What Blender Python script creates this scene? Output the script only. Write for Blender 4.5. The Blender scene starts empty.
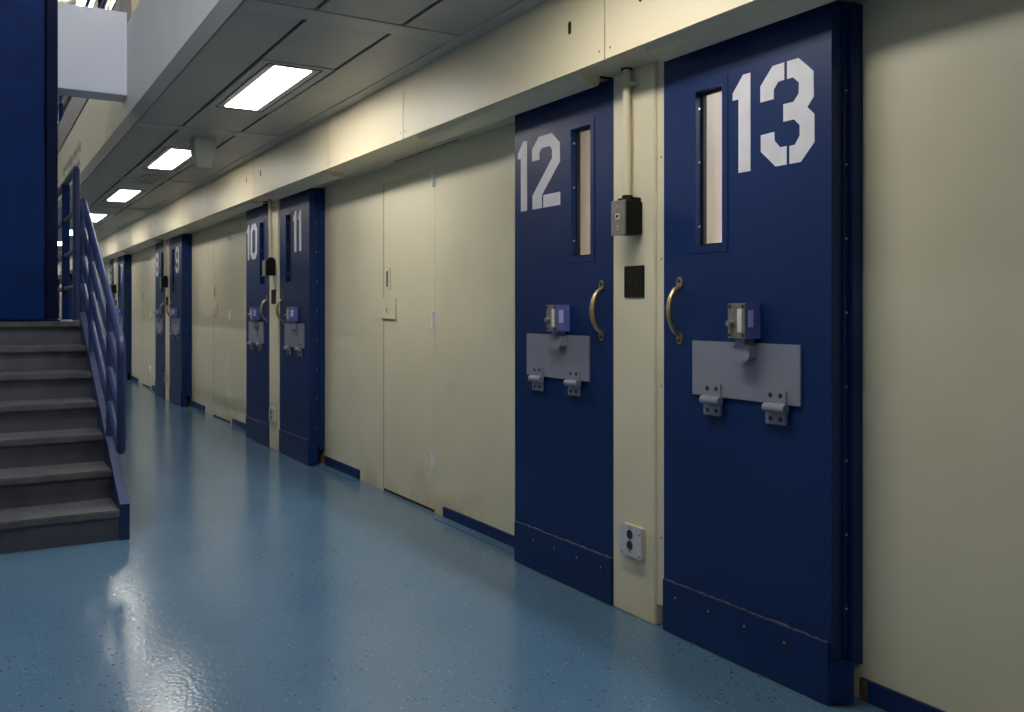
import bpy, bmesh, math, random
from mathutils import Vector, Matrix
random.seed(7)
S = bpy.context.scene
COL = S.collection

# ------------------------------------------------------------------ camera
# corridor runs along +Y, the cell-door wall is on the right (+X), units are metres
cam_d = bpy.data.cameras.new('camera')
cam_d.sensor_width = 36.0
cam_d.lens = 902.72 / 1024 * 36.0
cam_d.shift_y = -(356 - 309.475) / 1024
cam_d.clip_start = 0.05
cam_d.clip_end = 200
cam = bpy.data.objects.new('camera', cam_d)
COL.objects.link(cam)
cam.location = (0, 0, 1.25)
cam.rotation_euler = (math.radians(90), 0, math.radians(-30.919))
S.camera = cam

# ------------------------------------------------------------------ world, exposure, lamp levels
W_ = bpy.data.worlds.new('world')
S.world = W_
W_.use_nodes = True
W_.node_tree.nodes['Background'].inputs[0].default_value = (0.0, 0.0, 0.0, 1)
W_.node_tree.nodes['Background'].inputs[1].default_value = 0.0
S.view_settings.view_transform = 'Standard'
S.view_settings.look = 'None'
S.view_settings.gamma = 1.0
S.view_settings.exposure = 1.17
S.view_settings.use_curve_mapping = False
CORRIDOR_LAMP = 14.0      # radiance of the corridor lenses
HALL_LAMP = 155.0          # radiance of the tubes high in the hall
CELL_LAMP = 16.0

# ------------------------------------------------------------------ main dimensions
DX = 2.32        # face of the sliding doors and piers
WX = 2.445       # face of the wall between the doors
FX = 2.13        # face of the cream fascia under the ceiling
ZS = 2.232       # soffit under the fascia
ZC = 2.58        # corridor ceiling
P = 5.114        # bay of two doors
YN, YF = -5.0, 36.0
NB = 7           # bays: doors 13/12 ... 1
LPITCH = 2.962   # bay of the ceiling lights
STX, STY, GO, RI = 0.690, 5.272, 0.336, 0.166   # stair: right end of treads, first nosing, going, rise
LZ = 7 * RI      # landing

# ------------------------------------------------------------------ materials
def new_mat(name):
    m = bpy.data.materials.new(name); m.use_nodes = True
    nt = m.node_tree
    return m, nt, nt.nodes['Principled BSDF']

def paint(name, col, rough=0.4, var=0.08, vscale=3.0, bump=0.0, bscale=200.0, metal=0.0, spec=0.5, coat=0.0):
    m, nt, b = new_mat(name)
    N, L = nt.nodes, nt.links
    tc = N.new('ShaderNodeTexCoord')
    ns = N.new('ShaderNodeTexNoise'); ns.inputs['Scale'].default_value = vscale
    ns.inputs['Detail'].default_value = 4
    L.new(tc.outputs['Object'], ns.inputs['Vector'])
    mr = N.new('ShaderNodeMapRange')
    mr.inputs[1].default_value = 0.3; mr.inputs[2].default_value = 0.7
    mr.inputs[3].default_value = 1 - var; mr.inputs[4].default_value = 1 + var
    L.new(ns.outputs[0], mr.inputs[0])
    mx = N.new('ShaderNodeVectorMath'); mx.operation = 'SCALE'
    mx.inputs[0].default_value = col
    L.new(mr.outputs[0], mx.inputs['Scale'])
    L.new(mx.outputs[0], b.inputs['Base Color'])
    b.inputs['Roughness'].default_value = rough
    b.inputs['Metallic'].default_value = metal
    b.inputs['Specular IOR Level'].default_value = spec
    b.inputs['Coat Weight'].default_value = coat
    if bump > 0:
        n2 = N.new('ShaderNodeTexNoise'); n2.inputs['Scale'].default_value = bscale; n2.inputs['Detail'].default_value = 2
        L.new(tc.outputs['Object'], n2.inputs['Vector'])
        bp = N.new('ShaderNodeBump'); bp.inputs['Strength'].default_value = bump; bp.inputs['Distance'].default_value = 0.002
        L.new(n2.outputs[0], bp.inputs['Height'])
        L.new(bp.outputs[0], b.inputs['Normal'])
    return m

def emit(name, col, strength):
    m = bpy.data.materials.new(name); m.use_nodes = True
    nt = m.node_tree; nt.nodes.clear()
    e = nt.nodes.new('ShaderNodeEmission'); e.inputs[0].default_value = (*col, 1); e.inputs[1].default_value = strength
    o = nt.nodes.new('ShaderNodeOutputMaterial'); nt.links.new(e.outputs[0], o.inputs[0])
    return m

def glass_mat():
    m = bpy.data.materials.new('window_glass'); m.use_nodes = True
    nt = m.node_tree; nt.nodes.clear()
    N, L = nt.nodes, nt.links
    t = N.new('ShaderNodeBsdfTransparent'); t.inputs[0].default_value = (.93, .95, .95, 1)
    g = N.new('ShaderNodeBsdfGlossy'); g.inputs['Roughness'].default_value = 0.03
    mx = N.new('ShaderNodeMixShader')
    o = N.new('ShaderNodeOutputMaterial')
    mx.inputs[0].default_value = .07; L.new(t.outputs[0], mx.inputs[1]); L.new(g.outputs[0], mx.inputs[2])
    L.new(mx.outputs[0], o.inputs[0])
    return m

def floor_mat():
    m, nt, b = new_mat('blue_epoxy')
    N, L = nt.nodes, nt.links
    tc = N.new('ShaderNodeTexCoord')
    big = N.new('ShaderNodeTexNoise'); big.inputs['Scale'].default_value = 1.3; big.inputs['Detail'].default_value = 6
    L.new(tc.outputs['Object'], big.inputs['Vector'])
    cr = N.new('ShaderNodeValToRGB')
    cr.color_ramp.elements[0].position = 0.3; cr.color_ramp.elements[0].color = (0.080, 0.162, 0.262, 1)
    cr.color_ramp.elements[1].position = 0.7; cr.color_ramp.elements[1].color = (0.102, 0.190, 0.292, 1)
    L.new(big.outputs[0], cr.inputs[0])
    def flecks(scale, thr, seed):
        mp = N.new('ShaderNodeMapping'); mp.inputs['Location'].default_value = (seed, seed * 2.1, 0)
        L.new(tc.outputs['Object'], mp.inputs[0])
        v = N.new('ShaderNodeTexVoronoi'); v.inputs['Scale'].default_value = scale
        L.new(mp.outputs[0], v.inputs['Vector'])
        c = N.new('ShaderNodeMath'); c.operation = 'LESS_THAN'; c.inputs[1].default_value = thr
        L.new(v.outputs['Distance'], c.inputs[0])
        s = N.new('ShaderNodeSeparateColor'); L.new(v.outputs['Color'], s.inputs[0])
        g = N.new('ShaderNodeMath'); g.operation = 'GREATER_THAN'; g.inputs[1].default_value = 0.45
        L.new(s.outputs[0], g.inputs[0])
        mu = N.new('ShaderNodeMath'); mu.operation = 'MULTIPLY'
        L.new(c.outputs[0], mu.inputs[0]); L.new(g.outputs[0], mu.inputs[1])
        return mu.outputs[0]
    prev = cr.outputs[0]
    for sc, th, sd, col, amt in ((38, .17, 3.3, (.02, .035, .06, 1), .85), (34, .10, 9.1, (.50, .58, .64, 1), .5), (70, .2, 5.7, (.05, .09, .15, 1), .6)):
        mx = N.new('ShaderNodeMix'); mx.data_type = 'RGBA'
        k = N.new('ShaderNodeMath'); k.operation = 'MULTIPLY'; k.inputs[1].default_value = amt
        L.new(flecks(sc, th, sd), k.inputs[0])
        L.new(k.outputs[0], mx.inputs[0]); L.new(prev, mx.inputs[6]); mx.inputs[7].default_value = col
        prev = mx.outputs[2]
    L.new(prev, b.inputs['Base Color'])
    b.inputs['Roughness'].default_value = 0.11
    b.inputs['Specular IOR Level'].default_value = 0.5
    n2 = N.new('ShaderNodeTexNoise'); n2.inputs['Scale'].default_value = 62; n2.inputs['Detail'].default_value = 3
    L.new(tc.outputs['Object'], n2.inputs['Vector'])
    bp = N.new('ShaderNodeBump'); bp.inputs['Strength'].default_value = 0.36; bp.inputs['Distance'].default_value = 0.0035
    L.new(n2.outputs[0], bp.inputs['Height']); L.new(bp.outputs[0], b.inputs['Normal'])
    return m

def wall_mat():
    # cream enamel with brownish scuffing in irregular patches low on the wall
    m, nt, b = new_mat('cream_enamel')
    N, L = nt.nodes, nt.links
    tc = N.new('ShaderNodeTexCoord')
    ns = N.new('ShaderNodeTexNoise'); ns.inputs['Scale'].default_value = 2.2; ns.inputs['Detail'].default_value = 5
    L.new(tc.outputs['Object'], ns.inputs['Vector'])
    cr = N.new('ShaderNodeValToRGB')
    cr.color_ramp.elements[0].position = 0.3; cr.color_ramp.elements[0].color = (0.665, 0.62, 0.455, 1)
    cr.color_ramp.elements[1].position = 0.7; cr.color_ramp.elements[1].color = (0.725, 0.675, 0.505, 1)
    L.new(ns.outputs[0], cr.inputs[0])
    sp = N.new('ShaderNodeSeparateXYZ'); L.new(tc.outputs['Object'], sp.inputs[0])
    mr = N.new('ShaderNodeMapRange'); mr.inputs[1].default_value = 0.0; mr.inputs[2].default_value = 0.28
    mr.inputs[3].default_value = 0.34; mr.inputs[4].default_value = 0.0
    L.new(sp.outputs[2], mr.inputs[0])
    n2 = N.new('ShaderNodeTexNoise'); n2.inputs['Scale'].default_value = 2.6; n2.inputs['Detail'].default_value = 5
    L.new(tc.outputs['Object'], n2.inputs['Vector'])
    ad = N.new('ShaderNodeMath'); ad.operation = 'ADD'; L.new(mr.outputs[0], ad.inputs[0]); L.new(n2.outputs[0], ad.inputs[1])
    st = N.new('ShaderNodeMapRange'); st.inputs[1].default_value = 0.70; st.inputs[2].default_value = 1.0
    st.inputs[3].default_value = 0; st.inputs[4].default_value = 0.5
    L.new(ad.outputs[0], st.inputs[0])
    mx = N.new('ShaderNodeMix'); mx.data_type = 'RGBA'
    L.new(st.outputs[0], mx.inputs[0]); L.new(cr.outputs[0], mx.inputs[6]); mx.inputs[7].default_value = (.34, .22, .085, 1)
    L.new(mx.outputs[2], b.inputs['Base Color'])
    b.inputs['Roughness'].default_value = 0.36
    n3 = N.new('ShaderNodeTexNoise'); n3.inputs['Scale'].default_value = 260; n3.inputs['Detail'].default_value = 1
    L.new(tc.outputs['Object'], n3.inputs['Vector'])
    bp = N.new('ShaderNodeBump'); bp.inputs['Strength'].default_value = 0.05; bp.inputs['Distance'].default_value = 0.002
    L.new(n3.outputs[0], bp.inputs['Height']); L.new(bp.outputs[0], b.inputs['Normal'])
    return m

M = {}
M['floor'] = floor_mat()
M['cream'] = wall_mat()
M['fascia'] = paint('cream_fascia_enamel', (.72, .645, .46), .45, .04, 1.5, .04, 150)
M['sealant'] = paint('yellow_sealant', (.50, .40, .16), .6, .15, 30)
M['blue'] = paint('navy_door_enamel', (.0035, .0225, .108), .42, .10, 2.0, .06, 220, spec=.28)
M['blue_rail'] = paint('blue_rail_enamel', (.009, .022, .09), .45, .12, 6)
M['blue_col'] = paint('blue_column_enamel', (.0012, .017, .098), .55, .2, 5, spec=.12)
M['flange_shade'] = paint('column_flange_shade', (.001, .006, .032), .55, .2, 5, spec=.12)  # column blue darkened: the shade on the set-back flange is painted in
M['blue_cover'] = paint('blue_shutter', (.014, .034, .14), .35, .1, 9)
M['scuff'] = paint('scraped_edge', (.10, .095, .13), .6, .4, 30)
M['number'] = paint('white_stencil_paint', (.69, .69, .76), .5, .05, 12)
M['plate'] = paint('grey_plate_paint', (.22, .23, .295), .45, .06, 8)
M['steel'] = paint('dull_steel', (.30, .30, .27), .42, .15, 40, metal=.7)
M['brass'] = paint('worn_brass', (.50, .40, .22), .33, .25, 30, metal=.9)
M['darkmetal'] = paint('black_metal', (.007, .006, .006), .6, .3, 30, spec=.2)
M['screw'] = paint('screw_head', (.02, .02, .022), .5, .3, 60)
M['screw_bright'] = paint('bright_screw', (.55, .56, .58), .35, .1, 60, metal=.5)
M['label_w'] = paint('white_label', (.70, .70, .70), .5, .05, 40)
M['label_v'] = paint('violet_label', (.62, .58, 1.0), .5, .05, 40)
M['lock_side'] = paint('pale_blue_lock_case', (.13, .17, .46), .4, .1, 20)
M['gasket'] = paint('black_gasket', (.010, .009, .009), .6, .1, 20)
M['glass'] = glass_mat()
M['ceil'] = paint('grey_ceiling_panel', (.42, .415, .385), .42, .05, 2)
M['ceil_strip'] = paint('grey_ceiling_strip', (.47, .465, .43), .4, .05, 2)
M['dark'] = paint('dark_gap', (.018, .017, .015), .8, .1, 5)
M['white_panel'] = paint('off_white_panel', (.66, .67, .66), .45, .03, 2)
M['beam'] = paint('pale_lilac_white_beam', (.82, .83, .91), .5, .03, 2)
M['greycap'] = paint('grey_brown_capping', (.24, .215, .205), .5, .12, 6)
M['tread'] = paint('grey_stair_paint', (.085, .085, .092), .5, .25, 7, .2, 90)
M['riser'] = paint('dark_grey_stair_paint', (.078, .080, .104), .5, .2, 6, .1, 90)
for nm_, f_ in (('lens', 1.0), ('lens_mid', .76), ('lens_far', .6)):   # output level set per fixture, far ones lowest
    M[nm_] = emit('fluorescent_' + nm_, (1.0, .95, .85), CORRIDOR_LAMP * f_)
M['tube'] = emit('fluorescent_tube', (.90, .94, 1.0), HALL_LAMP)
M['tube_old'] = emit('fluorescent_tube_old', (.90, .94, 1.0), HALL_LAMP * .35)  # dim tubes of the unseen strip added behind the camera as fill
M['cell_lens'] = emit('cell_lamp_lens', (1.0, .95, .97), CELL_LAMP)
M['cell'] = paint('pinkish_beige_cell_wall', (.67, .61, .64), .6, .04, 2)
M['hallceil'] = paint('brown_beige_hall_ceiling', (.33, .28, .20), .7, .08, 1)
M['hallwall'] = paint('hall_block_wall', (.50, .49, .44), .6, .05, 1)
M['white_box'] = paint('pale_plastic_housing', (.42, .45, .42), .5, .05, 10)
M['outlet'] = paint('grey_outlet_cover', (.52, .56, .60), .4, .08, 30)
M['letter'] = paint('grey_lettering_paint', (.16, .14, .17), .6, .1, 10)
M['pale'] = paint('pale_hinge_paint', (.86, .86, .84), .4, .06, 30)
M['primer'] = paint('brown_bare_primer', (.13, .07, .045), .6, .3, 40)

# ------------------------------------------------------------------ mesh helpers
class MB:
    def __init__(s): s.v = []; s.f = []; s.smooth = []
    def add(s, vs, fs, sm=False):
        o = len(s.v); s.v += [tuple(v) for v in vs]
        for f in fs: s.f.append(tuple(i + o for i in f)); s.smooth.append(sm)
        return s
    def box(s, x0, x1, y0, y1, z0, z1):
        if x0 > x1: x0, x1 = x1, x0
        if y0 > y1: y0, y1 = y1, y0
        if z0 > z1: z0, z1 = z1, z0
        vs = [(x0, y0, z0), (x1, y0, z0), (x1, y1, z0), (x0, y1, z0), (x0, y0, z1), (x1, y0, z1), (x1, y1, z1), (x0, y1, z1)]
        return s.add(vs, [(0, 3, 2, 1), (4, 5, 6, 7), (0, 1, 5, 4), (1, 2, 6, 5), (2, 3, 7, 6), (3, 0, 4, 7)])
    def prism(s, pts, axis, a, b):
        """closed polygon pts (p,q) extruded along axis from a to b; x: (y,z), y: (x,z), z: (x,y)"""
        n = len(pts)
        def mk(p, q, t): return {'x': (t, p, q), 'y': (p, t, q), 'z': (p, q, t)}[axis]
        vs = [mk(p, q, a) for p, q in pts] + [mk(p, q, b) for p, q in pts]
        fs = [tuple(range(n)), tuple(range(2 * n - 1, n - 1, -1))]
        fs += [(i, i + n, (i + 1) % n + n, (i + 1) % n) for i in range(n)]
        return s.add(vs, fs)
    def tube(s, path, r, n=12, cap=True):
        path = [Vector(p) for p in path]
        rings = []; ref = None
        for i, p in enumerate(path):
            if i == 0: d = path[1] - p
            elif i == len(path) - 1: d = p - path[i - 1]
            else: d = (path[i + 1] - p).normalized() + (p - path[i - 1]).normalized()
            d.normalize()
            if ref is None:
                ref = Vector((0, 0, 1)) if abs(d.z) < .9 else Vector((1, 0, 0))
            u = d.cross(ref)
            if u.length < 1e-4: u = d.orthogonal()
            u.normalize(); w = u.cross(d).normalized(); ref = w
            rr = r[i] if isinstance(r, (list, tuple)) else r
            rings.append([p + (u * math.cos(2 * math.pi * k / n) + w * math.sin(2 * math.pi * k / n)) * rr for k in range(n)])
        vs = [v for R in rings for v in R]; fs = []
        for i in range(len(rings) - 1):
            for k in range(n):
                a = i * n + k; b = i * n + (k + 1) % n
                fs.append((a, b, b + n, a + n))
        s.add(vs, fs, True)
        if cap:
            s.add(rings[0], [tuple(range(n - 1, -1, -1))]); s.add(rings[-1], [tuple(range(n))])
        return s
    def build(s, name, mat, parent=None, bevel=0.0, loc=None):
        me = bpy.data.meshes.new(name)
        me.from_pydata(s.v, [], s.f)
        me.polygons.foreach_set('use_smooth', s.smooth)
        bm = bmesh.new(); bm.from_mesh(me)
        bmesh.ops.recalc_face_normals(bm, faces=bm.faces)
        if bevel > 0:
            bmesh.ops.bevel(bm, geom=list(bm.edges), offset=bevel, segments=2, affect='EDGES', clamp_overlap=True)
        bm.to_mesh(me); bm.free()
        me.materials.append(M[mat] if isinstance(mat, str) else mat)
        o = bpy.data.objects.new(name, me); COL.objects.link(o)
        if parent: o.parent = parent
        if name in ('screw', 'rivet', 'screw_head', 'socket_slot', 'faded_lettering', 'trim_line', 'scraped_edge') and parent: o['kind'] = 'stuff'
        if loc: o.location = loc
        return o

def tag(o, label, cat, group=None, kind=None):
    o['label'] = label; o['category'] = cat
    if group: o['group'] = group
    if kind: o['kind'] = kind
    return o
def empty(name, loc=(0, 0, 0)):
    o = bpy.data.objects.new(name, None); o.empty_display_size = .1
    COL.objects.link(o); o.location = loc; return o
def copy_tree(o, parent=None, name=None):
    c = o.copy(); COL.objects.link(c)
    if name: c.name = name
    if parent: c.parent = parent
    for ch in list(KIDS.get(o, [])) : copy_tree(ch, c)
    return c
KIDS = {}
def index_kids():
    KIDS.clear()
    for o in bpy.data.objects:
        if o.parent: KIDS.setdefault(o.parent, []).append(o)
def box(name, mat, dims, parent=None, bevel=0.0):
    return MB().box(*dims).build(name, mat, parent, bevel)
def disc(mb, c, axis, r, d, n=12):
    """short cylinder from c along axis by d"""
    e = [0, 0, 0]; e['xyz'.index(axis)] = d
    return mb.tube([c, (c[0] + e[0], c[1] + e[1], c[2] + e[2])], r, n)

# ================================================================== SETTING
o = box('floor', 'floor', (-5, WX + .02, YN, YF, -.1, 0)); tag(o, 'glossy blue flecked epoxy floor of the cell block corridor', 'floor', kind='structure')

# --- right wall with openings for the access doors and the two lit cells
mb = MB()
ops = []
for k in range(-1, NB + 1):
    ops.append((5.008 + k * P, 5.812 + k * P, 0.0, 2.12))
ops += [(2.30, 2.66, 1.40, 2.12), (3.10, 3.46, 1.40, 2.12)]
ops = sorted(q for q in ops if q[0] > YN and q[1] < YF)
y = YN
for a, b, z0, z1 in ops:
    mb.box(WX, WX + .115, y, a, 0, ZC)
    mb.box(WX, WX + .115, a, b, z1, ZC)
    if z0 > 0: mb.box(WX, WX + .115, a, b, 0, z0)
    y = b
mb.box(WX, WX + .115, y, YF, 0, ZC)
o = mb.build('wall_right', 'cream'); tag(o, 'cream enamelled steel wall behind the row of blue cell doors', 'wall', kind='structure')

# --- soffit and fascia
o = box('trim_1', 'fascia', (FX + .012, WX, YN, YF, ZS, ZS + .02)); tag(o, 'cream soffit running above the cell doors', 'soffit', kind='structure')
for k in range(-1, NB):
    s = box('slot', 'dark', (2.408, 2.418, 4.62 + k * P, 5.55 + k * P, ZS - .001, ZS + .004), o)
fz = box('trim_2', 'sealant', (FX + .004, FX + .012, YN, YF, ZS, ZC)); tag(fz, 'cream panelled fascia under the corridor ceiling', 'fascia', kind='structure')
joints = [YN]
for k in range(-2, NB):
    for y in (2.841, 4.762, 6.014):
        yy = y + k * P
        if yy > YN + .3: joints.append(yy)
joints.append(YF)
for a, b in zip(joints[:-1], joints[1:]):
    pnl = MB().box(FX - .006, FX + .004, a + .004, b - .004, ZS - .004, ZC - .002).build('fascia_panel', 'fascia', fz)
    m2 = MB()
    for yy in (a + .035, b - .035): disc(m2, (FX - .0055, yy, ZS + .035), 'x', .005, -.002, 8)
    m2.build('screw', 'steel', pnl)
def capsule(y, z, hw, hh):
    pts = []
    for i in range(8):
        t = math.pi * i / 7; pts.append((y + hw * math.cos(t), z + hh - hw + hw * math.sin(t)))
    for i in range(8):
        t = math.pi + math.pi * i / 7; pts.append((y + hw * math.cos(t), z - hh + hw + hw * math.sin(t)))
    return pts
for k in range(0, NB):
    for y in (3.081, 2.62):
        MB().prism(capsule(y + k * P, 2.415, .011, .027), 'x', FX - .0075, FX - .005).build('slot', 'dark', fz)

# --- corridor ceiling
cl = box('ceiling', 'dark', (1.012, 2.2, YN, YF, ZC + .012, ZC + .03)); tag(cl, 'grey metal panel ceiling over the corridor', 'ceiling', kind='structure')
jy = [3.96 + LPITCH * k for k in range(-3, 11)]
for y in jy:
    box('joint_strip', 'ceil_strip', (1.012, 2.034, y - .072, y + .072, ZC - .004, ZC + .012), cl)
box('edge_strip', 'ceil_strip', (2.038, FX - .004, YN, YF, ZC - .003, ZC + .012), cl)
cols = [(1.012, 1.303), (1.324, 1.722), (1.743, 2.034)]
for a, b in zip(jy[:-1], jy[1:]):
    y0, y1 = a + .074, b - .074
    for i, (x0, x1) in enumerate(cols):
        if i == 1:
            m_ = (a + b) / 2
            box('ceiling_panel', 'ceil', (x0, x1, y0, m_ - .65, ZC, ZC + .012), cl)
            box('ceiling_panel', 'ceil', (x0, x1, m_ + .65, y1, ZC, ZC + .012), cl)
        else:
            box('ceiling_panel', 'ceil', (x0, x1, y0, y1, ZC, ZC + .012), cl)

# --- corridor light fixtures
NUMW = ['zero', 'one', 'two', 'three', 'four', 'five', 'six', 'seven', 'eight', 'nine', 'ten', 'eleven', 'twelve', 'thirteen']
words = ['nearest', 'second', 'third', 'fourth', 'fifth', 'sixth', 'seventh', 'eighth', 'ninth', 'tenth']
for k in range(-1, 10):
    yc = 5.441 + LPITCH * k
    r = empty('ceiling_light', (1.523, yc, ZC))
    m_ = MB()
    m_.box(-.199, -.108, -.648, .648, -.006, .012); m_.box(.102, .199, -.648, .648, -.006, .012)
    m_.box(-.108, .102, -.648, -.565, -.006, .012); m_.box(-.108, .102, .565, .648, -.006, .012)
    m_.build('frame', 'ceil_strip', r)
    MB().box(-.104, .098, -.561, .561, -.009, .011).build('lens', 'lens_mid' if k < 0 else ('lens' if k == 0 else 'lens_far'), r)
    f_ = MB()
    for x0, x1, y0, y1 in ((-.155, -.150, -.61, .61), (.144, .149, -.61, .61), (-.155, .149, -.612, -.607), (-.155, .149, .607, .612)):
        f_.box(x0, x1, y0, y1, -.009, -.006)
    f_.build('trim_line', 'dark', r)
    if k < 0: lab = 'recessed ceiling light overhead, nearest the camera and above the view'
    elif k < 6: lab = ['nearest visible lit rectangular ceiling light, before the pale hanging housing', 'second lit ceiling light from the front, just left of the pale hanging housing',
                       'third lit ceiling light from the front, beyond the ceiling vent', 'fourth lit ceiling light, seen beside the landing guard post',
                       'fifth lit ceiling light, small, seen left of the tall landing post', 'sixth lit ceiling light, tiny, seen through the landing guard'][k]
    else: lab = words[k] + ' lit ceiling light far down the corridor'
    tag(r, lab, 'ceiling light', 'corridor ceiling lights')

# --- mezzanine edge above the corridor (left side of the ceiling)
M['edge_grey'] = paint('dark_grey_edge_paint', (.17, .17, .165), .45, .05, 2)
o = box('trim_3', 'edge_grey', (.998, 1.011, YN, YF, ZC - .006, 2.70)); tag(o, 'grey lower edge strip of the upper walkway', 'trim', kind='structure')
o = box('floor_walkway', 'ceil', (1.10, WX + .115, YN, YF, 3.25, 3.40)); tag(o, 'concrete floor of the upper walkway above the corridor', 'floor', kind='structure')
o = box('trim_4', 'white_panel', (1.03, 1.10, YN, 7.51, 2.69, 3.45)); tag(o, 'off-white side panel of the upper walkway near the lilac beam', 'fascia', kind='structure')
tr5 = box('trim_5', 'dark', (1.04, 1.10, 7.51, YF, 2.69, 3.40)); tag(tr5, 'cream side panelling of the upper walkway beyond the beam', 'fascia', kind='structure')
y = 7.51
while y < YF - .1:
    e = min(y + 1.3, YF)
    box('side_panel', 'cream', (1.03, 1.04, y + .002, e - .002, 2.69, 3.40), tr5); y = e
o = box('trim_6', 'greycap', (1.015, 1.10, 7.78, YF, 3.405, 3.75)); tag(o, 'grey-brown kerb board along the upper walkway', 'trim', kind='structure')
# faded unreadable lettering on the cream side panelling
m_ = MB(); rl = random.Random(3)
for row, (zt, zb, ya, yb) in enumerate(((3.10, 2.98, 13.15, 11.0), (2.93, 2.81, 12.9, 11.05))):
    y = ya
    while y > yb:
        wd = rl.uniform(.05, .10)
        m_.box(1.0285, 1.030, y, y - .028, zb + (0.0 if rl.random() < .6 else .03), zt + (.03 if rl.random() < .25 else 0))
        if rl.random() < .8: m_.box(1.0285, 1.030, y - .028, y - wd, zb + .045, zb + .075)
        if rl.random() < .6: m_.box(1.0285, 1.030, y - wd, y - wd - .025, zb, zt - .02)
        y -= wd + .06
m_.build('faded_lettering', 'letter', tr5)

# --- hall shell to the left of and above the corridor
o = box('wall_left', 'hallwall', (-5.2, -5, YN, YF, 0, 6)); tag(o, 'grey-cream wall on the far side of the hall', 'wall', kind='structure')
o = box('wall_back', 'hallwall', (-5, WX, YN - .2, YN, 0, 6)); tag(o, 'grey-cream wall behind the camera', 'wall', kind='structure')
o = box('wall_front', 'cream', (-5, WX, YF, YF + .2, 0, 6)); tag(o, 'cream wall closing the far end of the corridor', 'wall', kind='structure')
o = box('wall_upper', 'cream', (WX, WX + .115, YN, YF, 3.40, 6)); tag(o, 'cream wall of the upper tier behind the walkway', 'wall', kind='structure')
hc = box('ceiling_hall', 'hallceil', (-5.2, WX + .115, YN, YF, 6, 6.1)); tag(hc, 'brown-beige ceiling high over the hall', 'ceiling', kind='structure')
for x in (-3.6, -2.2, -.8, .55, 1.0, 1.9):
    box('joist', 'dark', (x - .05, x + .05, YN, YF, 5.86, 6.0), hc)

# --- the two lit cells behind the narrow windows of the nearest doors
for nm, y0, y1 in (('wall_cell_1', .3, 2.82), ('wall_cell_2', 2.92, 4.96)):
    m_ = MB()
    x0, x1, zt = WX + .115, 4.8, 2.56
    m_.box(x1, x1 + .05, y0, y1, 0, zt); m_.box(x0, x1, y0 - .03, y0, 0, zt); m_.box(x0, x1, y1, y1 + .03, 0, zt)
    m_.box(x0, x1, y0, y1, -.05, 0); m_.box(x0, x1, y0, y1, zt, zt + .03)
    o = m_.build(nm, 'cell'); tag(o, 'pinkish beige walls of the cell behind door %s' % ('thirteen' if y0 < 1 else 'twelve'), 'wall', kind='structure')
    r = empty('cell_ceiling_light', (3.7, (y0 + y1) / 2, 2.56))
    MB().box(-.34, .34, -.34, .34, -.03, 0).build('housing', 'white_panel', r)
    MB().box(-.3, .3, -.3, .3, -.05, -.03).build('lens', 'cell_lens', r)
    tag(r, 'square ceiling light inside the cell behind door %s' % ('thirteen' if y0 < 1 else 'twelve'), 'ceiling light')
tag(box('wall_ledge', 'label_w', (2.75, 3.15, 2.79, 2.82, 1.50, 1.515)), 'small white ledge on the wall inside the cell behind door 13', 'shelf')

# ================================================================== SLIDING CELL DOORS
GL = {
 '1': [[(0, .285), (.05, .341), (.085, .341), (.085, 0), (.028, 0), (.028, .26), (0, .26)]],
 '3': [[(0, .283), (.055, .34), (.106, .341), (.106, .283), (.079, .282), (.06, .26), (.06, .228), (0, .228)],
       [(.118, .341), (.166, .341), (.227, .285), (.229, .203), (.202, .174), (.231, .146), (.232, .057), (.175, 0), (.128, 0), (.128, .059), (.151, .06), (.171, .086), (.171, .121), (.147, .144), (.102, .144), (.102, .202), (.145, .202), (.167, .225), (.168, .26), (.143, .283), (.118, .283)],
       [(.002, .115), (.062, .117), (.064, .086), (.088, .061), (.116, .061), (.116, 0), (.068, 0), (.002, .059)]],
 '2': [[(0, .29), (.059, .341), (.172, .341), (.238, .288), (.240, .2), (.088, .062), (.088, 0), (.004, 0), (.004, .066), (.175, .225), (.175, .264), (.157, .284), (.085, .283), (.066, .265), (.066, .232), (0, .232)],
       [(.100, .06), (.242, .06), (.242, 0), (.100, 0)]],
 '7': [[(0, .341), (.23, .341), (.23, .27), (.12, 0), (.055, 0), (.16, .283), (0, .283)]],
 '5': [[(0, .341), (.22, .341), (.22, .283), (.06, .283), (.06, .21), (.17, .21), (.23, .155), (.23, .056), (.17, 0), (.122, 0), (.122, .058), (.145, .058), (.17, .083), (.17, .13), (.145, .152), (0, .152)],
       [(0, .1), (.06, .1), (.06, .083), (.085, .058), (.11, .058), (.11, 0), (.06, 0), (0, .056)]],
 '4': [[(.13, .341), (.19, .341), (.19, .13), (.23, .13), (.23, .075), (.19, .075), (.19, 0), (.13, 0), (.13, .075), (0, .075), (0, .13)]],
}
h0 = [(0, .285), (.06, .341), (.11, .341), (.11, .283), (.085, .283), (.06, .258), (.06, .083), (.085, .058), (.11, .058), (.11, 0), (.06, 0), (0, .056)]
h8 = [(0, .285), (.06, .341), (.11, .341), (.11, .283), (.085, .283), (.06, .258), (.06, .225), (.085, .2), (.11, .2), (.11, .144), (.085, .144), (.06, .119), (.06, .083), (.085, .058), (.11, .058), (.11, 0), (.06, 0), (0, .056), (0, .14), (.03, .172), (0, .2)]
GL['0'] = [h0, [(.232 - x, z) for x, z in h0]]
GL['8'] = [h8, [(.232 - x, z) for x, z in h8]]
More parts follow.
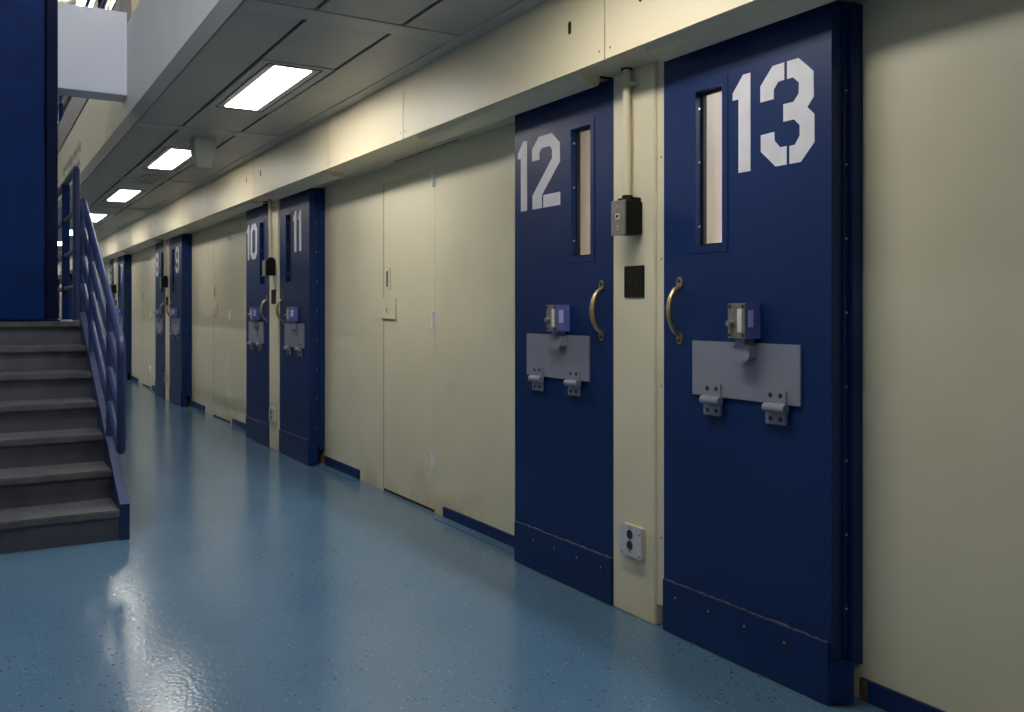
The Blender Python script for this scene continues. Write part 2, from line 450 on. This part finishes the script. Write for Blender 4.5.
g9 = [[(0, .285), (.06, .341), (.11, .341), (.11, .283), (.085, .283), (.06, .258), (.06, .21), (.085, .185), (.11, .185), (.11, .128), (.06, .128), (0, .185)],
      [(.122, .341), (.17, .341), (.23, .285), (.23, .056), (.17, 0), (.122, 0), (.122, .058), (.145, .058), (.17, .083), (.17, .128), (.122, .128), (.122, .185), (.145, .185), (.17, .21), (.17, .258), (.145, .283), (.122, .283)],
      [(0, .1), (.06, .1), (.06, .083), (.085, .058), (.11, .058), (.11, 0), (.06, 0), (0, .056)]]
GL['9'] = g9
GL['6'] = [[(.23 - x, .341 - z) for x, z in p] for p in g9]
GW = {'1': .085}
DT = .05          # leaf thickness
ZT = 2.224        # leaf top

def make_door(odd):
    """local frame: origin at the pier-side bottom corner of the leaf face; q grows away from the pier"""
    sg = -1 if odd else 1
    r = empty('door_proto')
    Y = lambda q: sg * q
    wd = .800 if odd else .80
    q0, q1 = (.182, .320) if odd else (.160, .310)
    wz0, wz1 = 1.487, 2.060
    m_ = MB()
    m_.box(0, DT, Y(0), Y(q0), .006, ZT); m_.box(0, DT, Y(q1), Y(wd), .006, ZT)
    m_.box(0, DT, Y(q0), Y(q1), .006, wz0); m_.box(0, DT, Y(q0), Y(q1), wz1, ZT)
    m_.build('leaf', 'blue', r)
    # raised rim round the window, dark gasket, pane
    m_ = MB(); e = .028
    m_.box(-.0025, 0, Y(q0 - e), Y(q0), wz0 - e, wz1 + e); m_.box(-.0025, 0, Y(q1), Y(q1 + e), wz0 - e, wz1 + e)
    m_.box(-.0025, 0, Y(q0), Y(q1), wz0 - e, wz0); m_.box(-.0025, 0, Y(q0), Y(q1), wz1, wz1 + e)
    wf = m_.build('window_frame', 'blue', r)
    m_ = MB(); g = .008
    for a, b, c, d in ((q0, q0 + g, wz0, wz1), (q1 - g, q1, wz0, wz1), (q0, q1, wz0, wz0 + g), (q0, q1, wz1 - g, wz1)):
        m_.box(.030, .046, Y(a), Y(b), c, d)
    m_.build('gasket', 'gasket', wf)
    MB().box(.040, .045, Y(q0 + .002), Y(q1 - .002), wz0 + .002, wz1 - .002).build('pane', 'glass', wf)
    m_ = MB()
    for z in (1.56, 1.80, 2.0):
        for q in (q0, q1): disc(m_, (.016, Y(q) , z), 'y', .005, .002 * (1 if (q == q0) == (not odd) else -1), 8)
    m_.build('screw', 'screw_bright', wf)
    # edge angle behind the leaf on the side away from the pier
    m_ = MB(); m_.box(DT, .0755, Y(wd - .05), Y(wd + .006), .145, ZT); m_.box(.0755, .124, Y(wd - .05), Y(wd + .020), .12, ZT)
    ea = m_.build('edge_angle', 'blue', r)
    m_ = MB()
    z = .30
    ye = Y(wd + .006)
    while z < 2.15:
        disc(m_, (.062, ye, z), 'y', .004, sg * .002, 8); z += .235
    m_.build('screw', 'screw_bright', ea)
    # pull handle
    qh = .094 if odd else .078
    z0, z1 = 1.125, 1.366
    m_ = MB()
    path = []
    n = 14
    for i in range(n + 1):
        t = i / n
        bow = math.sin(math.pi * t) ** .55
        path.append((-.004 - .050 * bow, Y(qh - .002), z0 + .028 + (z1 - z0 - .056) * t))
    rad = [.0088 + .0032 * math.sin(math.pi * i / n) for i in range(n + 1)]
    m_.tube(path, rad, 10)
    hd = m_.build('handle', 'brass', r)
    for zc in (z0 + .014, z1 - .014):
        pts = [(Y(qh) + .0165 * math.cos(2 * math.pi * i / 16), zc + .0235 * math.sin(2 * math.pi * i / 16)) for i in range(16)]
        MB().prism(pts, 'x', -.005, 0).build('handle_foot', 'brass', hd)
        disc(MB(), (-.005, Y(qh), zc + (.006 if zc > 1.25 else -.006)), 'x', .008, -.002, 10).build('screw', 'screw', hd)
    # food slot plate with two hinges and a latch tab
    pq0, pq1, pz0, pz1 = (.172 if odd else .162), (.684 if odd else .674), .934, 1.134
    pl = MB().box(-.010, 0, Y(pq0), Y(pq1), pz0, pz1).build('food_slot_cover', 'plate', r, .0012)
    for a in ((.238, .540) if odd else (.226, .527)):
        b = a + .088
        hg = MB().box(-.016, -.004, Y(a), Y(b), .866, .980).build('hinge', 'plate', r, .001)
        s0 = (Y(a) + Y(b)) / 2
        ya, yb = s0 - .044, s0 + .044
        m_ = MB()
        m_.tube([(-.030, ya - .014, .922), (-.030, yb - .010, .922)], .0155, 12)
        m_.box(-.030, -.012, ya - .010, yb - .014, .9065, .9375)
        m_.build('barrel', 'plate', hg)
        m_ = MB()
        for yy in (ya + .022, yb - .022):
            for zz in (.884, .963): disc(m_, (-.016, yy, zz), 'x', .0085, -.0012, 10)
        m_.build('screw', 'screw', hg)
    # lock case above the plate
    la, lb = (.422, .504) if odd else (.320, .402)
    y0, y1 = sorted((Y(la), Y(lb)))
    lk = MB().box(-.070, 0, y0, y1, 1.150, 1.272).build('lock_case', 'lock_side', r, .0015)
    MB().box(-.074, -.0695, y0 + .001, y1 - .001, 1.151, 1.271).build('lock_face', 'steel', lk)
    m_ = MB()
    for yy in (y0 + .010, y1 - .010):
        for zz in (1.162, 1.260): disc(m_, (-.074, yy, zz), 'x', .0065, -.002, 8)
    m_.build('screw', 'screw', lk)
    m_ = MB(); disc(m_, (-.074, y1 - .018, 1.202), 'x', .012, -.016, 14); disc(m_, (-.090, y1 - .018, 1.202), 'x', .010, -.003, 14)
    m_.build('knob', 'steel', lk)
    MB().box(-.0755, -.074, y0 + .016, y0 + .036, 1.172, 1.252).build('label_strip', 'label_w', lk)
    MB().box(-.060, -.036, y0 - .0012, y0, 1.190, 1.248).build('label_sticker', 'label_v', lk)
    m_ = MB(); m_.box(-.058, -.010, y0 + .020, y1 - .020, 1.128, 1.150)
    m_.prism([(y0 + .018, 1.072), (y1 - .004, 1.072), (y1 - .004, 1.128), (y0 + .004, 1.128), (y0 + .004, 1.086)], 'x', -.052, -.012)
    m_.build('latch_tab', 'plate', lk)
    # kick plate: flat front plus a return bent back at the outer end
    kz = .200
    kp = MB().box(-.008, 0, Y(0.002), Y(wd - .008), .004, kz).build('kick_plate', 'blue', r)
    m_ = MB()
    p = [(-.008, Y(wd - .008)), (.055, Y(wd + .040)), (.061, Y(wd + .034)), (.002, Y(wd - .014))]
    m_.prism(p, 'z', .012, .142)
    m_.prism([(-.006, Y(wd - .009)), (.053, Y(wd + .036)), (.053, Y(wd - .009))], 'z', .134, .141)
    m_.build('end_guard', 'blue', kp)
    m_ = MB(); rr = random.Random(11)
    q = .004
    while q < wd - .03:
        w = rr.uniform(.03, .11); w = min(w, wd - .012 - q)
        hgt = rr.uniform(.002, .0065)
        m_.prism([(Y(q), kz - .001), (Y(q + w), kz - .001), (Y(q + w * .8), kz + hgt), (Y(q + w * .25), kz + hgt * .8)], 'x', -.0085, -.001); q += w
    m_.build('scraped_edge', 'scuff', kp)
    m_ = MB()
    for q in (.075, .255, .435, .615):
        disc(m_, (-.008, Y(q), .148), 'x', .0085, -.0015, 8); m_.box(-.0088, -.008, Y(q - .004), Y(q + .004), .112, .134)
    m_.build('screw', 'screw', kp)
    m_ = MB()
    for q in (.075, .255, .435, .615): disc(m_, (-.0095, Y(q) - .001, .146), 'x', .0035, -.0012, 6)
    m_.build('screw_head', 'screw_bright', kp)
    return r

def add_number(root, text, odd, proud=-.0012):
    start = {'11': .385, '13': .372}.get(text, .40) if odd else None
    wd = .80
    m_ = MB()
    x = 0
    for ch in text:
        for poly in GL[ch]:
            pts = []
            for px, pz in poly:
                yy = -(start + x + px) if odd else (wd - .030 - x - px)
                pts.append((yy, 1.731 + pz))
            m_.prism(pts, 'x', proud, .0)
        x += GW.get(ch, .232) + .046
    return m_.build('stencilled_number', 'number', root)

proto = {True: make_door(True), False: make_door(False)}
index_kids()
num_words = {}
for k in range(NB):
    for odd in (True, False):
        n = 13 - 2 * k if odd else 12 - 2 * k
        if n < 1: continue
        yo = (2.719 if odd else 3.045) + k * P
        first = k == 0
        r = proto[odd] if first else copy_tree(proto[odd])
        r.name = 'door_%d' % n
        r.location = (DX, yo, 0)
        add_number(r, str(n), odd)
        if k > 0:
            q0, q1 = (.182, .320) if odd else (.160, .310)
            sg = -1 if odd else 1
            box('window_shutter', 'blue_cover', (.0505, .056, sg * q0, sg * q1, 1.487, 2.06), r)
        tag(r, 'navy blue sliding cell door stencilled with the white number %s' % NUMW[n], 'door', kind='structure')

# --- piers between each pair of doors with their fittings
def make_pier():
    r = empty('pier')
    MB().box(DX, WX, 2.773, 3.045, 0, ZS).build('pier_face', 'cream', r, .004)
    MB().box(DX + .012, WX, 2.7215, 2.773, .085, ZS).build('jamb_strip', 'cream', r)
    MB().box(DX + .06, WX, 3.045, 3.06, 0, ZS).build('jamb_strip', 'cream', r)
    m_ = MB()
    for z in (.35, .95, 1.45, 1.85): disc(m_, (DX + .012, 2.747, z), 'x', .005, -.0015, 8)
    m_.build('rivet', 'steel', r)
    return r
def make_box():
    r = empty('intercom_box', (0, 0, 0))
    MB().box(2.232, DX, 2.848, 2.930, 1.552, 1.684).build('housing', 'darkmetal', r, .003)
    MB().box(2.225, 2.232, 2.842, 2.934, 1.548, 1.688).build('face_plate', 'steel', r, .0015)
    MB().box(2.2235, 2.225, 2.879, 2.903, 1.612, 1.636).build('button', 'label_w', r)
    MB().box(2.2225, 2.2235, 2.885, 2.897, 1.618, 1.630).build('button_core', 'darkmetal', r)
    m_ = MB()
    for z in (1.572, 1.585, 1.664): disc(m_, (2.225, 2.889, z), 'x', .005, -.002, 8)
    m_.build('screw', 'screw_bright', r)
    MB().box(2.262, DX, 2.858, 2.940, 1.684, 1.702).build('mounting_ear', 'darkmetal', r, .002)
    m_ = MB(); m_.tube([(2.296, 2.918, 1.69), (2.296, 2.918, 1.715)], .022, 12); m_.build('conduit_nut', 'darkmetal', r)
    return r
def make_conduit():
    r = empty('conduit')
    MB().tube([(2.296, 2.918, 1.70), (2.296, 2.918, 1.95), (2.293, 2.918, 2.0), (2.293, 2.918, ZS)], .0165, 14).build('pipe', 'fascia', r)
    m_ = MB(); m_.tube([(2.293, 2.918, 2.155), (2.293, 2.918, 2.175)], .0195, 14); m_.box(2.29, DX, 2.894, 2.90, 2.155, 2.175); m_.box(2.316, DX, 2.876, 2.90, 2.155, 2.175)
    m_.build('pipe_clip', 'fascia', r)
    MB().tube([(2.293, 2.918, ZS - .006), (2.293, 2.918, ZS)], .023, 14).build('escutcheon', 'darkmetal', r)
    return r
def make_blank():
    r = empty('blank_plate')
    MB().box(DX - .007, DX, 2.836, 2.962, 1.299, 1.428).build('plate', 'darkmetal', r, .002)
    m_ = MB()
    for y in (2.880, 2.912, 2.925): disc(m_, (DX - .007, y, 1.362), 'x', .0045, -.002, 8)
    m_.build('screw', 'screw', r)
    return r
def make_outlet():
    r = empty('outlet')
    MB().box(DX - .022, DX, 2.830, 2.960, .250, .372).build('back_box', 'cream', r, .003)
    MB().box(DX - .027, DX - .022, 2.826, 2.964, .247, .375).build('cover', 'outlet', r, .002)
    for z in (.337, .292):
        s = MB(); disc(s, (DX - .027, 2.898, z), 'x', .0185, -.002, 16); s = s.build('socket', 'screw', r)
        m2 = MB()
        for y in (2.890, 2.906): m2.box(DX - .0298, DX - .029, y - .0015, y + .0015, z - .002, z + .009)
        m2.build('socket_slot', 'gasket', s)
    m_ = MB()
    for y, z in ((2.898, .363), (2.898, .314), (2.898, .266), (2.952, .259), (2.838, .259), (2.838, .345)): disc(m_, (DX - .027, y, z), 'x', .004, -.001, 8)
    m_.build('screw', 'primer', r)
    return r
def make_cover(even):
    r = empty('track_cover')
    y0, y1 = (3.075, 4.64) if even else (2.640, 1.02)
    prof = [(2.150, ZS), (2.170, 2.214)]
    for i in range(7):
        t = -math.pi / 2 + math.pi / 2 * i / 6
        prof.append((2.248 + .022 * math.cos(t), 2.208 + .020 * math.sin(t)))
    prof.append((2.27, ZS))
    MB().prism(prof, 'y', y0, y1).build('shell', 'fascia', r)
    box('cavity', 'dark', (2.271, DX + .04, 3.062, 3.072, 2.2245, ZS) if even else (2.271, DX + .04, 2.652, 2.66, 2.2245, ZS), r)
    return r
def make_access():
    r = empty('access_door')
    MB().box(WX, WX + .03, 5.0105, 5.8035, .018, 2.1195).build('panel', 'cream', r)
    for z in (2.054, 1.185, .319):
        hg = MB().box(WX - .005, WX, 4.985, 5.042, z - .045, z + .045).build('hinge', 'pale', r, .001)
        m_ = MB(); m_.tube([(WX - .010, 5.011, z - .048), (WX - .010, 5.011, z + .048)], .011, 10); m_.build('knuckle', 'pale', hg)
        m_ = MB()
        for yy in (4.997, 5.029):
            for zz in (z - .03, z + .03): disc(m_, (WX - .005, yy, zz), 'x', .004, -.001, 6)
        m_.build('screw', 'steel', hg)
    pp = MB().box(WX - .008, WX, 5.690, 5.775, 1.384, 1.530).build('pull_plate', 'cream', r, .001)
    MB().box(WX - .0088, WX - .0078, 5.718, 5.742, 1.405, 1.512).build('pull_slot', 'dark', pp)
    lp = MB().box(WX - .012, WX, 5.585, 5.835, 1.186, 1.325).build('lock_plate', 'cream', r, .001)
    MB().prism(capsule(5.715, 1.255, .016, .034), 'x', WX - .017, WX - .012).build('keyhole_cover', 'fascia', lp)
    MB().prism(capsule(5.718, 1.245, .006, .014), 'x', WX - .0178, WX - .0168).build('keyhole', 'dark', lp)
    MB().box(WX + .04, WX + .05, 5.008, 5.812, 0, 2.12).build('backing', 'dark', r)
    m_ = MB(); m_.box(WX + .0006, WX + .04, 5.8045, 5.8118, .0, 2.118); m_.box(WX + .004, WX + .04, 5.0105, 5.805, .0, .018); m_.build('seam', 'dark', r)
    return r
protos = dict(pier=make_pier(), box=make_box(), conduit=make_conduit(), blank=make_blank(), outlet=make_outlet(),
              cover_e=make_cover(True), cover_o=make_cover(False), access=make_access())
for key, gd, y0, y1 in (('guide_e', 1, 3.862, 4.872), ('guide_o', 0, 1.137, 1.902)):
    r = empty('floor_guide')
    MB().box(WX - .012, WX, y0, y1, .004, .064 if gd else .074).build('rail', 'blue', r)
    MB().box(WX - .075, WX - .012, y0, y1, 0, .005).build('floor_flange', 'floor', r)
    m_ = MB(); ye = y1 - .03 if not gd else y0
    if not gd: m_.box(WX - .014, WX - .0121, ye, ye + .03, .006, .073)
    else: m_.box(WX - .014, WX - .0121, y0, y0 + .012, .006, .063)
    m_.build('bare_end', 'primer', r)
    protos[key] = r
index_kids()
def pairname(k): return 'doors %s and %s' % (NUMW[13 - 2 * k], NUMW[12 - 2 * k]) if 12 - 2 * k > 0 else 'door one and the end wall'
LAB = {
 'pier': ('narrow cream pier between %s', 'pier', 'cream door piers', 'structure', 'pp'),
 'box': ('black box with grey push-button face on the pier between %s', 'intercom', 'black intercom boxes', None, 'pp'),
 'conduit': ('cream painted conduit pipe above the black box between %s', 'conduit', 'cream conduits', None, 'pp'),
 'blank': ('flat black square cover plate on the pier between %s', 'cover plate', 'black cover plates', None, 'pp'),
 'outlet': ('grey double electrical outlet low on the pier between %s', 'outlet', 'pier outlets', None, 'pp'),
 'cover_e': ('cream rounded track cover under the fascia above door %s', 'track cover', 'sliding door track covers', None, 'e'),
 'cover_o': ('cream rounded track cover under the fascia above door %s', 'track cover', 'sliding door track covers', None, 'o'),
 'access': ('flush cream service access door with exposed hinges beside door %s', 'access door', 'service access doors', 'structure', 'e'),
 'guide_e': ('blue steel floor guide strip left of door %s', 'door guide', 'floor guide strips', None, 'e'),
 'guide_o': ('blue steel floor guide strip right of door %s', 'door guide', 'floor guide strips', None, 'o'),
}
for key, pr in protos.items():
    lab, cat, grp, kind, how = LAB[key]
    for k in range(NB):
        if how == 'e' and 12 - 2 * k < 1: continue
        if key in ('box', 'conduit', 'blank', 'outlet') and k > 5: continue
        if how == 'e' and k * P + 5.9 > YF: continue
        r = pr if k == 0 else copy_tree(pr)
        r.location = (0, k * P, 0)
        arg = pairname(k) if how == 'pp' else NUMW[12 - 2 * k if how == 'e' else 13 - 2 * k]
        tag(r, lab % arg, cat, grp, kind)

# ================================================================== STAIRS, LANDING, COLUMN
st = empty('staircase', (0, STY, 0))
def sb(name, mat, dims, parent=st, bevel=0.0):
    x0, x1, y0, y1, z0, z1 = dims
    return MB().box(x0, x1, y0 - STY, y1 - STY, z0, z1).build(name, mat, parent, bevel)
SL = -1.6
for i in range(1, 8):
    yn = STY + (i - 1) * GO; z = i * RI
    yb = yn + GO + .03 if i < 7 else yn + .30
    sb('tread', 'tread', (SL, STX, yn, yb, z - .040, z), bevel=.006)
    sb('riser', 'riser', (SL, STX, yn + .028, yn + .040, z - RI, z - .038))
slope = RI / GO
def nose(y): return RI + (y - STY) * slope
m_ = MB()
ya, yb_ = STY + .012, STY + 6 * GO + .10
pr = [(ya - STY, 0), (ya - STY, nose(ya) + .022), (yb_ - STY, nose(yb_) + .022), (yb_ - STY, nose(yb_) - .30), (ya + .42 - STY, 0)]
m_.prism(pr, 'x', STX, STX + .05).build('stringer', 'blue_rail', st)
RX = STX + .024; RR = .0235
Ye, Yt = 5.41, 7.40
zt_e, zb_e = 1.07, .445
def rail_z(off, y): return zt_e - off + (y - Ye) * slope
cr_ = .05
path = [(RX, Yt - STY, rail_z(0, Yt))]
path.append((RX, Ye + .07 - STY, rail_z(0, Ye + .07)))
for i in range(1, 6):
    t = i / 6
    p0 = Vector((Ye + .07, rail_z(0, Ye + .07))); p1 = Vector((Ye, zt_e)); p2 = Vector((Ye, zt_e - .08))
    q = p0 * (1 - t) ** 2 + p1 * 2 * t * (1 - t) + p2 * t * t
    path.append((RX, q.x - STY, q.y))
path.append((RX, Ye - STY, zt_e - .08)); path.append((RX, Ye - STY, zb_e + .05))
for i in range(1, 6):
    t = i / 6
    p0 = Vector((Ye, zb_e + .05)); p1 = Vector((Ye, zb_e)); p2 = Vector((Ye + .07, rail_z(.625, Ye + .07)))
    q = p0 * (1 - t) ** 2 + p1 * 2 * t * (1 - t) + p2 * t * t
    path.append((RX, q.x - STY, q.y))
path.append((RX, Ye + .07 - STY, rail_z(.625, Ye + .07))); path.append((RX, Yt - STY, rail_z(.625, Yt)))
MB().tube(path, RR, 14).build('handrail', 'blue_rail', st)
for off in (.208, .417):
    MB().tube([(RX, Ye - STY, rail_z(off, Ye)), (RX, Yt - STY, rail_z(off, Yt))], RR * .9, 12).build('rail', 'blue_rail', st)
for y in (5.90, 6.85):
    MB().tube([(RX, y - STY, nose(y) + .0), (RX, y - STY, rail_z(0, y))], RR * .9, 12).build('post', 'blue_rail', st)
MB().tube([(RX, Yt - STY, LZ - .02), (RX, Yt - STY, rail_z(0, Yt) + .005)], RR * .9, 12).build('post', 'blue_rail', st)
tag(st, 'grey painted steel staircase with blue stringer and pipe handrail', 'staircase')

LY0 = STY + 6 * GO + .31
o = MB().box(SL, STX + .05, LY0, 14.0, 0, LZ).build('floor_landing', 'tread'); tag(o, 'raised grey landing at the top of the stairs', 'landing', kind='structure')

gr = empty('guard_rail', (RX, 7.9, LZ))
gy0, gy1 = 0.0, 5.2
pth = [(0, 0, 0), (0, 0, 1.155)]
for i in range(1, 5):
    t = i / 5; pth.append((0, .045 * t * t, 1.155 + .045 * (1 - (1 - t) ** 2)))
pth += [(0, .045, 1.20), (0, gy1, 1.20)]
MB().tube([(0, 0, 0), (0, 0, 1.17)], .029, 14).build('post', 'blue_rail', gr)
MB().tube([(0, 0, 1.165), (0, .01, 1.188), (0, .035, 1.20), (0, gy1, 1.20)], .027, 14).build('top_rail', 'blue_rail', gr)
for z in (.87, .56, .27): MB().tube([(0, 0, z), (0, gy1, z)], .020, 12).build('rail', 'blue_rail', gr)
for y in (.95, 2.4, 3.8, 5.2): MB().box(-.03, .03, y - .03, y + .03, 0, 1.19).build('post', 'blue_col', gr)
tag(gr, 'blue pipe guard railing with tall rounded end post on the landing', 'railing')

cb = empty('steel_column', (0, 7.40, LZ))
def cbx(name, mat, x0, x1, y0, y1, z0, z1): return MB().box(x0, x1, y0 - 7.40, y1 - 7.40, z0 - LZ, z1 - LZ).build(name, mat, cb, .004)
cbx('face_panel', 'blue_col', .155, .4575, 7.40, 7.60, LZ + .012, 6.0)
cbx('face_panel', 'blue_col', -.45, .152, 7.40, 7.60, LZ + .012, 6.0)
cbx('side_flange', 'flange_shade', .40, .553, 7.505, 7.74, LZ + .004, 6.0)
cbx('base_plate', 'blue_col', -.47, .565, 7.41, 7.76, LZ, LZ + .012)
tag(cb, 'tall blue painted steel column standing on the landing', 'column')

bmm = MB().box(.553, 1.03, 7.50, 7.765, 2.90, 3.54).build('cross_beam', 'beam', None, .003)
tag(bmm, 'pale lilac-white cross beam between the blue column and walkway edge', 'beam')

# --- upper walkway railing
ur = empty('walkway_railing', (1.06, 7.9, 3.75))
for z in (.35, .75): MB().tube([(0, 0, z), (0, 26, z)], .022, 10).build('rail', 'blue_rail', ur)
for i in range(18): MB().box(-.025, .025, i * 1.5 - .025, i * 1.5 + .025, 0, .77).build('post', 'blue_col', ur)
tag(ur, 'blue railing along the edge of the upper walkway', 'railing')

# --- tube lights high in the hall
hall = [(1.49, y) for y in (14.9, 20.5, 26.5)] + [(-3.0, -2.5), (-.25, 4.2), (-2.2, 10.5), (-2.2, 17.5)] 
for x, y in hall:
    r = empty('strip_light', (x, y, 5.93))
    MB().box(-.11, .11, -.62, .62, 0, .07).build('tray', 'white_panel', r)
    for dx in (-.055, .055): MB().tube([(dx, -.6, -.025), (dx, .6, -.025)], .02, 10).build('tube', 'tube_old' if y < 0 else 'tube', r)
    if x > 0: lab = ['twin-tube strip light glimpsed above the lilac-white beam', 'twin-tube strip light over the upper walkway, second from the front', 'twin-tube strip light over the far end of the upper walkway'][int((y - 14) // 6)]
    else: lab = {-2.5: 'added twin-tube fill light high over the hall behind the camera', 4.2: 'twin-tube strip light high over the hall in front of the stairs', 10.5: 'twin-tube strip light high over the landing', 17.5: 'twin-tube strip light high over the far end of the hall'}[y]
    tag(r, lab, 'strip light', 'hall strip lights')

# --- ceiling housing and vent
r = empty('ceiling_housing', (1.55, 7.25, ZC))
m_ = MB()
a, b, c = .10, .10, .062
vs = [(-.085, -.09, 0), (.075, -.09, 0), (.075, .09, 0), (-.085, .09, 0), (-.085, -.09, -.11), (.075, -.09, -.11), (.075, .09, -.11), (-.085, .09, -.11)]
m_.add(vs, [(0, 1, 2, 3), (4, 7, 6, 5), (0, 4, 5, 1), (1, 5, 6, 2), (2, 6, 7, 3), (3, 7, 4, 0)])
m_.build('mount', 'white_box', r, .004)
m_ = MB()
vs = [(-.083, -.088, -.11), (.073, -.088, -.11), (.073, .088, -.11), (-.083, .088, -.11), (-.062, -.05, -.235), (.045, -.05, -.235), (.045, .06, -.235), (-.062, .06, -.235)]
m_.add(vs, [(0, 1, 2, 3), (4, 7, 6, 5), (0, 4, 5, 1), (1, 5, 6, 2), (2, 6, 7, 3), (3, 7, 4, 0)])
m_.build('hood', 'white_box', r, .004)
tag(r, 'pale grey-green tapered housing hanging from the corridor ceiling', 'housing')
r = empty('ceiling_vent', (1.565, 9.80, ZC))
m_ = MB()
for x0, x1, y0, y1 in ((-.10, .10, -.33, -.27), (-.10, .10, .27, .33), (-.10, -.07, -.27, .27), (.07, .10, -.27, .27)): m_.box(x0, x1, y0, y1, -.012, 0)
m_.build('frame', 'ceil_strip', r)
MB().box(-.07, .07, -.27, .27, -.003, 0).build('backing', 'dark', r)
for i in range(5): MB().box(-.07, .07, -.22 + i * .10, -.18 + i * .10, -.010, -.003).build('slat', 'ceil_strip', r)
tag(r, 'small slatted vent in the ceiling between two lights', 'vent')
